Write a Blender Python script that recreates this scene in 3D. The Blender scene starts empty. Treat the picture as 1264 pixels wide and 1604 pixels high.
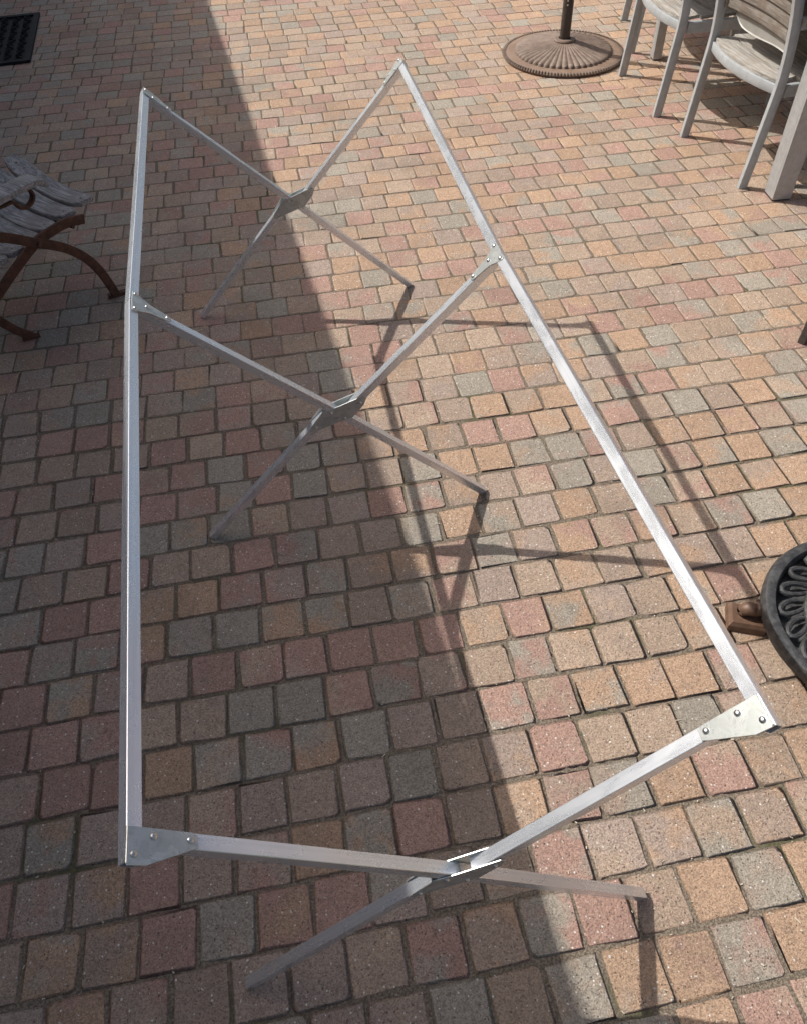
import bpy, math, random
import numpy as np
from mathutils import Vector, Matrix

random.seed(7)
rng = np.random.default_rng(7)
sc = bpy.context.scene
COL = sc.collection

# ------------------------------------------------------------------ camera
F_PX, IMG_W, IMG_H = 1230.4, 1264.0, 1604.0
CAM_H, PITCH, ROLL = 1.6938, 0.85876, -0.04824
cp, sp = math.cos(PITCH), math.sin(PITCH)
cr, sr = math.cos(ROLL), math.sin(ROLL)
right0, fwd, up0 = Vector((1, 0, 0)), Vector((0, cp, -sp)), Vector((0, sp, cp))
cright = right0 * cr + up0 * sr
cup = -right0 * sr + up0 * cr
cam_data = bpy.data.cameras.new('camera')
cam = bpy.data.objects.new('camera', cam_data)
COL.objects.link(cam)
cam_data.sensor_fit = 'HORIZONTAL'
cam_data.sensor_width = 36.0
cam_data.lens = F_PX / IMG_W * 36.0
cam_data.clip_start = 0.02
cam_data.clip_end = 600.0
M = Matrix.Identity(4)
for i in range(3):
    M[i][0], M[i][1], M[i][2] = cright[i], cup[i], -fwd[i]
M[2][3] = CAM_H
cam.matrix_world = M
sc.camera = cam

# ------------------------------------------------------------------ world and sun
SUN_DIR = Vector((0.8203, -0.3877, -1.0)).normalized()      # direction the light travels
elev = math.asin(-SUN_DIR.z)
azim = math.atan2(-SUN_DIR.x, -SUN_DIR.y)
world = bpy.data.worlds.new('World')
sc.world = world
world.use_nodes = True
wn, wl = world.node_tree.nodes, world.node_tree.links
wn.clear()
sky = wn.new('ShaderNodeTexSky')
sky.sky_type = 'NISHITA'
sky.sun_disc = False
sky.sun_elevation = elev
sky.sun_rotation = azim
sky.air_density = 1.0
sky.dust_density = 5.5
sky.ozone_density = 0.6
bg = wn.new('ShaderNodeBackground')
bg.inputs['Strength'].default_value = 0.10
wout = wn.new('ShaderNodeOutputWorld')
wl.new(sky.outputs[0], bg.inputs[0])
wl.new(bg.outputs[0], wout.inputs[0])
sun_data = bpy.data.lights.new('sun', 'SUN')
sun_data.energy = 3.8
sun_data.angle = math.radians(0.53)
sun_data.color = (1.0, 0.962, 0.915)
sun = bpy.data.objects.new('sun', sun_data)
COL.objects.link(sun)
sun.rotation_euler = SUN_DIR.to_track_quat('-Z', 'Y').to_euler()
sun.location = (-6, 3, 8)
sc.view_settings.view_transform = 'Standard'
sc.view_settings.look = 'None'
sc.view_settings.gamma = 1.0
sc.view_settings.use_curve_mapping = False
sc.view_settings.exposure = 0.32
sc.render.engine = 'CYCLES'

# ------------------------------------------------------------------ node helpers
class NT:
    def __init__(self, name):
        self.m = bpy.data.materials.new(name)
        self.m.use_nodes = True
        self.t = self.m.node_tree
        self.t.nodes.clear()
        self.out = self.t.nodes.new('ShaderNodeOutputMaterial')
        self.b = self.t.nodes.new('ShaderNodeBsdfPrincipled')
        self.t.links.new(self.b.outputs[0], self.out.inputs[0])

    def n(self, typ, **kw):
        nd = self.t.nodes.new(typ)
        for k, v in kw.items():
            setattr(nd, k, v)
        return nd

    def link(self, a, b):
        self.t.links.new(a, b)

    def inp(self, nd, name, v):
        s = nd.inputs[name]
        if hasattr(v, 'is_output'):
            self.link(v, s)
        else:
            s.default_value = v

    def math(self, op, a, b=0.0, c=0.0, clamp=False):
        nd = self.n('ShaderNodeMath', operation=op, use_clamp=clamp)
        self.inp(nd, 0, a); self.inp(nd, 1, b); self.inp(nd, 2, c)
        return nd.outputs[0]

    def vmath(self, op, a, b):
        nd = self.n('ShaderNodeVectorMath', operation=op)
        self.inp(nd, 0, a); self.inp(nd, 1, b)
        return nd.outputs[0]

    def scale(self, a, k):
        nd = self.n('ShaderNodeVectorMath', operation='SCALE')
        self.inp(nd, 0, a)
        self.inp(nd, 'Scale', k)
        return nd.outputs[0]

    def noise(self, vec, scale, detail=2.0, rough=0.5, dist=0.0):
        nd = self.n('ShaderNodeTexNoise')
        if vec is not None:
            self.link(vec, nd.inputs['Vector'])
        nd.inputs['Scale'].default_value = scale
        nd.inputs['Detail'].default_value = detail
        nd.inputs['Roughness'].default_value = rough
        nd.inputs['Distortion'].default_value = dist
        return nd.outputs[0]

    def vor(self, vec, scale, feature='F1'):
        nd = self.n('ShaderNodeTexVoronoi', feature=feature)
        if vec is not None:
            self.link(vec, nd.inputs['Vector'])
        nd.inputs['Scale'].default_value = scale
        return nd

    def ramp(self, fac, stops, interp='LINEAR'):
        nd = self.n('ShaderNodeValToRGB')
        nd.color_ramp.interpolation = interp
        e = nd.color_ramp.elements
        while len(e) > 1:
            e.remove(e[-1])
        for i, (p, c) in enumerate(stops):
            el = e[0] if i == 0 else e.new(p)
            el.position = p
            el.color = tuple(c) + ((1.0,) if len(c) == 3 else ())
        self.inp(nd, 0, fac)
        return nd.outputs[0]

    def mapr(self, v, a, b, c=0.0, d=1.0, smooth=True):
        nd = self.n('ShaderNodeMapRange', interpolation_type='SMOOTHSTEP' if smooth else 'LINEAR')
        self.inp(nd, 0, v)
        for i, x in enumerate((a, b, c, d)):
            self.inp(nd, i + 1, x)
        return nd.outputs[0]

    def mix(self, fac, a, b, blend='MIX'):
        nd = self.n('ShaderNodeMix', data_type='RGBA', blend_type=blend)
        nd.clamp_factor = True
        self.inp(nd, 0, fac)
        for i, v in ((6, a), (7, b)):
            if hasattr(v, 'is_output'):
                self.link(v, nd.inputs[i])
            else:
                nd.inputs[i].default_value = tuple(v) + ((1.0,) if len(v) == 3 else ())
        return nd.outputs[2]

    def bump(self, h, strength, dist, normal=None):
        nd = self.n('ShaderNodeBump')
        nd.inputs['Strength'].default_value = strength
        nd.inputs['Distance'].default_value = dist
        self.link(h, nd.inputs['Height'])
        if normal is not None:
            self.link(normal, nd.inputs['Normal'])
        return nd.outputs[0]

    def set(self, **kw):
        for k, v in kw.items():
            self.inp(self.b, k.replace('_', ' '), v)
        return self.m

    def pos(self):
        return self.n('ShaderNodeNewGeometry').outputs['Position']

    def obj(self):
        return self.n('ShaderNodeTexCoord').outputs['Object']

    def sep(self, v):
        nd = self.n('ShaderNodeSeparateXYZ')
        self.link(v, nd.inputs[0])
        return nd.outputs

# ------------------------------------------------------------------ materials
def brick_material(name, per_object):
    t = NT(name)
    if per_object:
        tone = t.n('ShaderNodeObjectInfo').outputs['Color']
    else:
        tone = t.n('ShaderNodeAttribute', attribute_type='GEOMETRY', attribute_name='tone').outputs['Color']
    s = t.sep(tone)
    P = t.pos()
    off = t.scale(tone, 37.0)
    PB = t.vmath('ADD', P, off)
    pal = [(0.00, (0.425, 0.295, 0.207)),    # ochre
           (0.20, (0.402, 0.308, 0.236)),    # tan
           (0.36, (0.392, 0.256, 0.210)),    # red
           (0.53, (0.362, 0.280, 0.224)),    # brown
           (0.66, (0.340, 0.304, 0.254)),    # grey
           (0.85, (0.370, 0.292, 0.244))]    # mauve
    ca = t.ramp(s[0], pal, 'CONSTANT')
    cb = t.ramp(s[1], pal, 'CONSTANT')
    blot = t.noise(PB, 8.0, 3.0, 0.6)
    wob = t.math('MULTIPLY_ADD', s[2], 0.16, 0.42)
    f = t.mapr(blot, t.math('SUBTRACT', wob, 0.09), t.math('ADD', wob, 0.09))
    col = t.mix(f, ca, cb)
    val = t.math('MULTIPLY_ADD', t.math('FRACT', t.math('MULTIPLY', s[2], 17.0)), 0.18, 0.90)
    cv = t.n('ShaderNodeCombineXYZ')
    for q in range(3):
        t.link(val, cv.inputs[q])
    col = t.mix(1.0, col, cv.outputs[0], 'MULTIPLY')
    # grain of the concrete: grit of several sizes, dark pores, pale chips
    g0 = t.vor(PB, 400.0)
    g0c = t.sep(g0.outputs['Color'])[0]
    g1 = t.noise(PB, 430.0, 4.0, 0.8)
    g2 = t.noise(PB, 150.0, 5.0, 0.78)
    gr = t.math('ADD', t.math('MULTIPLY', g0c, 0.40), t.math('MULTIPLY', g1, 0.9))
    gr = t.math('ADD', gr, t.math('MULTIPLY', g2, 0.35))
    col = t.mix(t.mapr(gr, 0.52, 0.98, smooth=False), t.mix(1.0, col, (0.60, 0.575, 0.55), 'MULTIPLY'), t.mix(1.0, col, (1.40, 1.39, 1.36), 'MULTIPLY'))
    stain = t.noise(P, 2.2, 4.0, 0.65)
    col = t.mix(t.mapr(stain, 0.50, 0.75, 0.0, 0.32), col, (0.16, 0.13, 0.105))
    grime = t.noise(PB, 34.0, 5.0, 0.75)
    col = t.mix(t.mapr(grime, 0.54, 0.74, 0.0, 0.45), col, (0.17, 0.145, 0.12))
    v = t.vor(PB, 150.0)
    vs = t.sep(v.outputs['Color'])
    pore = t.math('MULTIPLY', t.mapr(t.math('MULTIPLY_ADD', g1, 0.22, v.outputs['Distance']), 0.26, 0.40, 1.0, 0.0), t.math('GREATER_THAN', vs[0], 0.78))
    v2 = t.vor(PB, 110.0)
    v2s = t.sep(v2.outputs['Color'])
    grit = t.math('MULTIPLY', t.math('LESS_THAN', v2.outputs['Distance'], t.math('MULTIPLY', v2s[0], 0.26)), t.math('GREATER_THAN', v2s[1], 0.62))
    col = t.mix(t.math('MULTIPLY', pore, 0.7), col, (0.085, 0.07, 0.058))
    col = t.mix(t.math('MULTIPLY', grit, 0.9), col, (0.80, 0.77, 0.70))
    # sand and crumbs lie over the worn rim in an uneven line
    ed = t.n('ShaderNodeAttribute', attribute_type='GEOMETRY', attribute_name='edge').outputs['Fac']
    rag = t.noise(P, 75.0, 4.0, 0.75)
    em = t.mapr(t.math('MULTIPLY_ADD', rag, 2.2, ed), 2.10, 2.36)
    sandc = t.mix(t.mapr(gr, 0.5, 1.0, smooth=False), (0.14, 0.112, 0.086), (0.31, 0.256, 0.196))
    moss = t.mapr(t.noise(P, 2.7, 3.0, 0.6), 0.52, 0.66, 0.0, 0.6)
    sandc = t.mix(moss, sandc, (0.11, 0.105, 0.055))
    col = t.mix(t.math('MULTIPLY', em, 0.9), col, sandc)
    h = t.math('ADD', t.math('MULTIPLY', gr, 0.55), t.math('MULTIPLY', g2, 1.1))
    h = t.math('SUBTRACT', h, t.math('MULTIPLY', pore, 0.7))
    nb = t.bump(h, 1.0, 0.0034)
    nb = t.bump(t.noise(PB, 55.0, 5.0, 0.75), 0.55, 0.005, nb)
    return t.set(Base_Color=col, Roughness=0.93, Normal=nb, Specular_IOR_Level=0.22)

M_BRICK = brick_material('paver_concrete', True)
M_BRICK_MASS = brick_material('paver_concrete_mass', False)

def joint_material():
    t = NT('joint_sand')
    P = t.pos()
    n1 = t.noise(P, 240.0, 3.0, 0.65)
    n2 = t.noise(P, 3.0, 3.0, 0.6)
    c = t.mix(t.mapr(n1, 0.35, 0.7), (0.110, 0.088, 0.067), (0.29, 0.24, 0.18))
    c = t.mix(t.mapr(n2, 0.52, 0.68, 0.0, 0.7), c, (0.075, 0.082, 0.035))
    return t.set(Base_Color=c, Roughness=1.0, Specular_IOR_Level=0.1, Normal=t.bump(n1, 0.9, 0.004))
M_JOINT = joint_material()

def soil_material():
    t = NT('lawn_soil')
    P = t.pos()
    n1 = t.noise(P, 9.0, 4.0, 0.7)
    n2 = t.noise(P, 0.35, 3.0, 0.6)
    c = t.mix(t.mapr(n1, 0.3, 0.7), (0.035, 0.055, 0.02), (0.075, 0.10, 0.04))
    c = t.mix(t.mapr(n2, 0.5, 0.7, 0, 0.5), c, (0.11, 0.10, 0.06))
    return t.set(Base_Color=c, Roughness=1.0, Normal=t.bump(n1, 0.8, 0.05))
M_SOIL = soil_material()

def alu_material():
    t = NT('brushed_aluminium')
    P = t.obj()
    mp = t.n('ShaderNodeMapping')
    mp.inputs['Scale'].default_value = (3.0, 260.0, 260.0)
    t.link(P, mp.inputs[0])
    st = t.noise(mp.outputs[0], 1.0, 3.0, 0.6)
    mp2 = t.n('ShaderNodeMapping')
    mp2.inputs['Scale'].default_value = (12.0, 34.0, 34.0)
    t.link(P, mp2.inputs[0])
    sm = t.noise(mp2.outputs[0], 1.0, 4.0, 0.6, 0.7)
    mp3 = t.n('ShaderNodeMapping')
    mp3.inputs['Scale'].default_value = (55.0, 130.0, 130.0)
    t.link(P, mp3.inputs[0])
    sm3 = t.noise(mp3.outputs[0], 1.0, 4.0, 0.7, 0.3)
    c = t.mix(t.mapr(st, 0.3, 0.7), (0.77, 0.81, 0.855), (0.855, 0.89, 0.93))
    c = t.mix(t.mapr(sm, 0.42, 0.72, 0.0, 0.25), c, (0.73, 0.75, 0.775))
    c = t.mix(t.mapr(sm3, 0.55, 0.80, 0.0, 0.14), c, (0.55, 0.56, 0.57))
    r = t.math('MULTIPLY_ADD', t.mapr(sm, 0.3, 0.7), 0.07, 0.215)
    r = t.math('MULTIPLY_ADD', sm3, 0.05, r)
    h = t.math('ADD', t.math('MULTIPLY', st, 0.22), t.math('MULTIPLY', sm, 0.6))
    return t.set(Base_Color=c, Metallic=0.80, Roughness=r, Normal=t.bump(h, 0.06, 0.002))
M_ALU = alu_material()

def zinc_material():
    t = NT('galvanised_plate')
    P = t.pos()
    v = t.vor(P, 70.0)
    vc = t.sep(v.outputs['Color'])
    n = t.noise(P, 42.0, 4.0, 0.65, 0.8)
    c = t.mix(vc[0], (0.46, 0.485, 0.47), (0.57, 0.595, 0.575))
    c = t.mix(t.mapr(n, 0.45, 0.7, 0.0, 0.8), c, (0.38, 0.41, 0.385))
    r = t.math('MULTIPLY_ADD', n, 0.14, 0.22)
    return t.set(Base_Color=c, Metallic=0.6, Roughness=r, Normal=t.bump(n, 0.12, 0.002))
M_ZINC = zinc_material()

def simple(name, c1, c2, scale, rough, metallic=0.0, bump=0.2, bdist=0.002, spec=0.5, world=False):
    t = NT(name)
    P = t.pos() if world else t.obj()
    n = t.noise(P, scale, 4.0, 0.65)
    n2 = t.noise(P, scale * 6.0, 3.0, 0.6)
    c = t.mix(t.mapr(n, 0.32, 0.68), c1, c2)
    rr = t.math('MULTIPLY_ADD', n2, 0.2, rough - 0.1)
    return t.set(Base_Color=c, Roughness=rr, Metallic=metallic, Specular_IOR_Level=spec, Normal=t.bump(n2, bump, bdist))
M_RIVET = simple('rivet_steel', (0.55, 0.54, 0.52), (0.66, 0.65, 0.62), 60, 0.34, 1.0, 0.05, 0.001)
M_GREY = simple('grey_coated_metal', (0.36, 0.385, 0.395), (0.42, 0.445, 0.455), 30, 0.42, 0.12, 0.06, 0.001)
M_TABLE = simple('pale_coated_metal', (0.38, 0.385, 0.38), (0.45, 0.455, 0.45), 40, 0.45, 0.3, 0.06, 0.001)
M_PLASTIC = simple('pale_grey_panel', (0.27, 0.265, 0.24), (0.33, 0.325, 0.295), 12, 0.5, 0.1, 0.05, 0.002)
M_IRON = simple('black_cast_iron', (0.035, 0.035, 0.036), (0.095, 0.095, 0.094), 55, 0.52, 0.4, 0.5, 0.003)
M_BROWN = simple('brown_painted_iron', (0.105, 0.058, 0.036), (0.16, 0.095, 0.062), 40, 0.5, 0.1, 0.3, 0.002)
M_BASE = simple('bronze_painted_iron', (0.155, 0.110, 0.084), (0.225, 0.168, 0.130), 26, 0.66, 0.08, 0.35, 0.002)
M_BASE_RIM = simple('worn_bronze_rim', (0.19, 0.125, 0.085), (0.25, 0.175, 0.125), 20, 0.68, 0.05, 0.3, 0.002)
M_POLE = simple('dark_brown_pole', (0.045, 0.036, 0.030), (0.075, 0.06, 0.05), 30, 0.4, 0.2, 0.1, 0.001)
M_RUST = simple('rusty_strap_iron', (0.060, 0.029, 0.019), (0.12, 0.055, 0.032), 38, 0.78, 0.15, 0.6, 0.003)
M_RUBBER = simple('black_rubber', (0.008, 0.009, 0.010), (0.018, 0.02, 0.022), 30, 0.75, 0.0, 0.4, 0.003, 0.2)
M_DARKLEG = simple('dark_grey_metal', (0.075, 0.062, 0.056), (0.11, 0.095, 0.088), 30, 0.5, 0.2, 0.2, 0.001)
M_STRAW = simple('dry_straw', (0.48, 0.42, 0.30), (0.62, 0.57, 0.46), 90, 0.9, 0.0, 0.1, 0.001, world=True)
M_PLASTER = simple('house_render', (0.50, 0.50, 0.49), (0.58, 0.58, 0.57), 2.0, 0.9, 0.0, 0.3, 0.004)
def red_brick_wall():
    t = NT('red_brick_wall')
    P = t.obj()
    x = t.sep(P)
    cx = t.n('ShaderNodeCombineXYZ')
    t.link(x[1], cx.inputs[0]); t.link(x[2], cx.inputs[1])
    br = t.n('ShaderNodeTexBrick')
    t.link(cx.outputs[0], br.inputs['Vector'])
    br.inputs['Color1'].default_value = (0.31, 0.195, 0.15, 1)
    br.inputs['Color2'].default_value = (0.38, 0.26, 0.205, 1)
    br.inputs['Mortar'].default_value = (0.42, 0.38, 0.33, 1)
    br.inputs['Scale'].default_value = 1.0
    br.inputs['Brick Width'].default_value = 0.22
    br.inputs['Row Height'].default_value = 0.065
    br.inputs['Mortar Size'].default_value = 0.006
    return t.set(Base_Color=br.outputs['Color'], Roughness=0.9)
M_REDBRICK = red_brick_wall()
M_TRIM = simple('white_trim', (0.72, 0.72, 0.70), (0.80, 0.80, 0.78), 5, 0.4)
M_ROOF = simple('roof_felt', (0.05, 0.05, 0.052), (0.08, 0.08, 0.08), 8, 0.9)
M_GLASS = simple('window_glass', (0.02, 0.025, 0.03), (0.03, 0.035, 0.04), 1, 0.1, 0.0, 0.0, 0.001, 0.8)
M_DOOR = simple('painted_door', (0.06, 0.10, 0.08), (0.075, 0.12, 0.095), 4, 0.4)

def wood_material(name, c1, c2, c3, axis):
    t = NT(name)
    P = t.obj()
    mp = t.n('ShaderNodeMapping')
    s = [150.0, 150.0, 150.0]
    s[axis] = 7.0
    mp.inputs['Scale'].default_value = s
    t.link(P, mp.inputs[0])
    oi = t.n('ShaderNodeObjectInfo').outputs['Random']
    vec = t.vmath('ADD', mp.outputs[0], t.scale(t.n('ShaderNodeCombineXYZ').outputs[0], 1.0))
    cx = t.n('ShaderNodeCombineXYZ')
    t.link(t.math('MULTIPLY', oi, 60.0), cx.inputs[0])
    t.link(t.math('MULTIPLY', oi, 31.0), cx.inputs[1])
    vec = t.vmath('ADD', mp.outputs[0], cx.outputs[0])
    g = t.noise(vec, 1.0, 4.0, 0.62, 0.9)
    b = t.noise(P, 14.0, 3.0, 0.6)
    c = t.mix(t.mapr(g, 0.34, 0.66), c1, c2)
    c = t.mix(t.mapr(b, 0.42, 0.7, 0.0, 0.75), c, c3)
    return t.set(Base_Color=c, Roughness=0.85, Specular_IOR_Level=0.2, Normal=t.bump(g, 0.5, 0.003))
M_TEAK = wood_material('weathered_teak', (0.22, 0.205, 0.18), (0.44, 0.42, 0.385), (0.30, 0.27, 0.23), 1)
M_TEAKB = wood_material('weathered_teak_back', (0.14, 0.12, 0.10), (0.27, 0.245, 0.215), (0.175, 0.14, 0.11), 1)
M_OLDW = wood_material('silvered_oak', (0.15, 0.145, 0.145), (0.40, 0.395, 0.39), (0.20, 0.19, 0.185), 1)

# ------------------------------------------------------------------ mesh helpers
class MB:
    def __init__(self):
        self.v, self.f = [], []

    def add(self, vs, fs):
        o = len(self.v)
        self.v += [tuple(x) for x in vs]
        self.f += [tuple(i + o for i in f) for f in fs]

    def frame_box(self, c, ax, ay, az, hx, hy, hz, bev=0.0):
        """box with axes; bev chamfers the four edges running along ax"""
        c, ax, ay, az = Vector(c), Vector(ax), Vector(ay), Vector(az)
        if bev <= 0:
            prof = [(-hy, -hz), (hy, -hz), (hy, hz), (-hy, hz)]
        else:
            prof = [(-hy + bev, -hz), (hy - bev, -hz), (hy, -hz + bev), (hy, hz - bev),
                    (hy - bev, hz), (-hy + bev, hz), (-hy, hz - bev), (-hy, -hz + bev)]
        n = len(prof)
        vs = [c + ax * sx * hx + ay * a + az * b for sx in (-1, 1) for a, b in prof]
        fs = [(i, (i + 1) % n, n + (i + 1) % n, n + i) for i in range(n)]
        fs += [tuple(range(n))[::-1], tuple(range(n, 2 * n))]
        self.add(vs, fs)

    def box(self, x0, x1, y0, y1, z0, z1, bev=0.0):
        self.frame_box(((x0 + x1) / 2, (y0 + y1) / 2, (z0 + z1) / 2), (1, 0, 0), (0, 1, 0), (0, 0, 1),
                       (x1 - x0) / 2, (y1 - y0) / 2, (z1 - z0) / 2, bev)

    def prism(self, poly, o, eu, ev, en, th, bev=0.0008):
        """polygon (u,v) extruded along en by th, with a chamfered top edge"""
        o, eu, ev, en = Vector(o), Vector(eu), Vector(ev), Vector(en)
        n = len(poly)
        cu = sum(p[0] for p in poly) / n
        cv = sum(p[1] for p in poly) / n
        def ring(h, inset):
            out = []
            for u, v in poly:
                l = math.hypot(u - cu, v - cv)
                k = max(0.0, 1 - inset / max(l, 1e-6))
                out.append(o + eu * (cu + (u - cu) * k) + ev * (cv + (v - cv) * k) + en * h)
            return out
        vs = ring(0, 0) + ring(th - bev, 0) + ring(th, bev)
        fs = []
        for r in range(2):
            fs += [(r * n + i, r * n + (i + 1) % n, (r + 1) * n + (i + 1) % n, (r + 1) * n + i) for i in range(n)]
        fs += [tuple(range(n))[::-1], tuple(range(2 * n, 3 * n))]
        self.add(vs, fs)

    def sweep(self, pts, side, w, h, closed=False, taper=None, bev=0.0):
        """rectangular strap along pts; side = constant lateral axis, w along side, h across"""
        pts = [Vector(p) for p in pts]
        side = Vector(side).normalized()
        n = len(pts)
        prof = [(-1, -1), (1, -1), (1, 1), (-1, 1)]
        if bev > 0:
            k = 1 - bev
            prof = [(-k, -1), (k, -1), (1, -k), (1, k), (k, 1), (-k, 1), (-1, k), (-1, -k)]
        m = len(prof)
        vs = []
        for i in range(n):
            a = pts[(i - 1) % n] if (closed or i > 0) else pts[i]
            b = pts[(i + 1) % n] if (closed or i < n - 1) else pts[i]
            tg = (b - a).normalized()
            nr = tg.cross(side).normalized()
            k = taper[i] if taper else 1.0
            for a_, b_ in prof:
                vs.append(pts[i] + side * (a_ * w / 2) + nr * (b_ * h * k / 2))
        fs = []
        for i in range(n if closed else n - 1):
            j = (i + 1) % n
            fs += [(i * m + q, i * m + (q + 1) % m, j * m + (q + 1) % m, j * m + q) for q in range(m)]
        if not closed:
            fs += [tuple(range(m))[::-1], tuple((n - 1) * m + q for q in range(m))]
        self.add(vs, fs)

    def tube(self, pts, r, seg=10, closed=False, flat=1.0):
        pts = [Vector(p) for p in pts]
        n = len(pts)
        vs = []
        upv = Vector((0, 0, 1))
        for i in range(n):
            a = pts[(i - 1) % n] if (closed or i > 0) else pts[i]
            b = pts[(i + 1) % n] if (closed or i < n - 1) else pts[i]
            tg = (b - a).normalized()
            ref = upv if abs(tg.dot(upv)) < 0.95 else Vector((1, 0, 0))
            x = tg.cross(ref).normalized()
            y = x.cross(tg).normalized()
            rr = r[i] if isinstance(r, (list, tuple)) else r
            for q in range(seg):
                a_ = 2 * math.pi * q / seg
                vs.append(pts[i] + x * (rr * math.cos(a_)) + y * (rr * flat * math.sin(a_)))
        fs = []
        for i in range(n if closed else n - 1):
            j = (i + 1) % n
            fs += [(i * seg + q, i * seg + (q + 1) % seg, j * seg + (q + 1) % seg, j * seg + q) for q in range(seg)]
        if not closed:
            fs += [tuple(range(seg))[::-1], tuple((n - 1) * seg + q for q in range(seg))]
        self.add(vs, fs)

    def lathe(self, prof, seg=64, o=(0, 0, 0), rad=None):
        o = Vector(o)
        n = len(prof)
        vs = []
        for q in range(seg):
            a = 2 * math.pi * q / seg
            for i, (r, z) in enumerate(prof):
                dz = rad(i, q, seg) if rad else 0.0
                vs.append(o + Vector((r * math.cos(a), r * math.sin(a), z + dz)))
        fs = []
        for q in range(seg):
            k = (q + 1) % seg
            fs += [(q * n + i, k * n + i, k * n + i + 1, q * n + i + 1) for i in range(n - 1)]
        self.add(vs, fs)

    def mesh(self, name, mat, smooth=False):
        me = bpy.data.meshes.new(name)
        me.from_pydata([tuple(v) for v in self.v], [], self.f)
        me.materials.append(mat)
        if smooth:
            me.polygons.foreach_set('use_smooth', [True] * len(me.polygons))
        me.update()
        return me

    def build(self, name, mat, parent=None, smooth=False):
        me = self.mesh(name, mat, smooth)
        import bmesh
        bm = bmesh.new(); bm.from_mesh(me)
        bmesh.ops.recalc_face_normals(bm, faces=bm.faces)
        bm.to_mesh(me); bm.free()
        if smooth:
            me.polygons.foreach_set('use_smooth', [True] * len(me.polygons))
            me.set_sharp_from_angle(angle=math.radians(40))
        o = bpy.data.objects.new(name, me)
        COL.objects.link(o)
        if parent is not None:
            o.parent = parent
        return o

def tag(o, label=None, cat=None, group=None, kind=None):
    for k, v in (('label', label), ('category', cat), ('group', group), ('kind', kind)):
        if v:
            o[k] = v
    return o

def thing(name, label, cat, loc=(0, 0, 0), rz=0.0, group=None):
    o = bpy.data.objects.new(name, None)
    COL.objects.link(o)
    o.empty_display_size = 0.1
    o.location = loc
    o.rotation_euler = (0, 0, rz)
    return tag(o, label, cat, group)

def copy_tree(o, parent=None):
    c = o.copy()
    COL.objects.link(c)
    if parent is not None:
        c.parent = parent
    for ch in [x for x in bpy.data.objects if x.parent == o]:
        copy_tree(ch, c)
    return c

def catmull(pts, k=6, closed=False):
    P = [Vector(p) for p in pts]
    n = len(P)
    out = []
    for i in range(n if closed else n - 1):
        a = P[(i - 1) % n] if (closed or i > 0) else P[i] * 2 - P[i + 1]
        b, c = P[i], P[(i + 1) % n]
        d = P[(i + 2) % n] if (closed or i + 2 < n) else c * 2 - b
        for j in range(k):
            t = j / k
            out.append(0.5 * ((2 * b) + (c - a) * t + (2 * a - 5 * b + 4 * c - d) * t * t + (3 * b - a - 3 * c + d) * t ** 3))
    if not closed:
        out.append(P[-1])
    return out

# ------------------------------------------------------------------ ground and paving
g = MB()
g.add([(-160, -160, -0.045), (160, -160, -0.045), (160, 160, -0.045), (-160, 160, -0.045)], [(0, 1, 2, 3)])
tag(g.build('ground', M_SOIL), kind='structure')

ROW_A, ROW_P, ROW_OFF, BR = 0.1444, 0.115, 3.4617, 0.1125
tv = np.array([math.cos(ROW_A), math.sin(ROW_A)])
nv = np.array([-math.sin(ROW_A), math.cos(ROW_A)])
X0, X1, Y0, Y1 = -4.6, 5.2, -1.6, 8.6

from mathutils import noise as mnoise
def sand_sheet():
    gx = np.concatenate([np.arange(X0, -2.9, 0.12), np.arange(-2.9, 3.1, 0.016), np.arange(3.1, X1 + 0.12, 0.12)])
    gy = np.concatenate([np.arange(Y0, 0.0, 0.12), np.arange(0.0, 3.2, 0.014), np.arange(3.2, 6.9, 0.03), np.arange(6.9, Y1 + 0.12, 0.12)])
    XX, YY = np.meshgrid(gx, gy)
    n_ = XX.size
    r_ = np.random.default_rng(3)
    small = r_.normal(0, 0.0011, XX.shape)
    big = 0.0011 * (np.sin(XX * 3.1 + 1.7 * np.sin(YY * 1.3)) + np.sin(YY * 4.3 + 1.9 * np.cos(XX * 1.7)) + np.sin(XX * 17.0 + YY * 9.0) * 0.6)
    ZZ = -0.0011 + small * 0.45 + big * 0.5
    np.clip(ZZ, -0.004, -0.0006, out=ZZ)
    ny, nx = XX.shape
    vs = np.stack([XX.ravel(), YY.ravel(), ZZ.ravel()], 1)
    ii = np.arange(ny - 1)[:, None] * nx + np.arange(nx - 1)[None, :]
    q = np.stack([ii, ii + 1, ii + 1 + nx, ii + nx], -1).reshape(-1, 4)
    me = bpy.data.meshes.new('pavement')
    me.vertices.add(n_); me.vertices.foreach_set('co', vs.ravel())
    me.loops.add(q.size); me.loops.foreach_set('vertex_index', q.ravel())
    me.polygons.add(len(q)); me.polygons.foreach_set('loop_start', np.arange(0, q.size, 4))
    me.polygons.foreach_set('use_smooth', np.ones(len(q), dtype=bool))
    me.materials.append(M_JOINT)
    me.update(calc_edges=True); me.validate()
    o = bpy.data.objects.new('pavement', me); COL.objects.link(o)
    return o
pavement = tag(sand_sheet(), kind='structure')

NV = 14
def brick_variant(seed):
    r = random.Random(seed)
    h = 0.5
    c = lambda: 0.025 + r.random() ** 2 * 0.10          # corner rounding as a share of the side
    out = []
    cs = [c() for _ in range(4)]
    sgn = [(-1, -1), (1, -1), (1, 1), (-1, 1)]
    for i, (sx, sy) in enumerate(sgn):
        k = cs[i]
        j = lambda a=0.034: (r.random() - 0.5) * a
        pa = (sx * h, sy * (h - k)); pb = (sx * (h - k * 0.30), sy * (h - k * 0.30)); pc = (sx * (h - k), sy * h)
        seq = [pa, pb, pc] if sx * sy > 0 else [pc, pb, pa]
        out += [(x + j(), y + j()) for x, y in seq]
    return out

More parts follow.
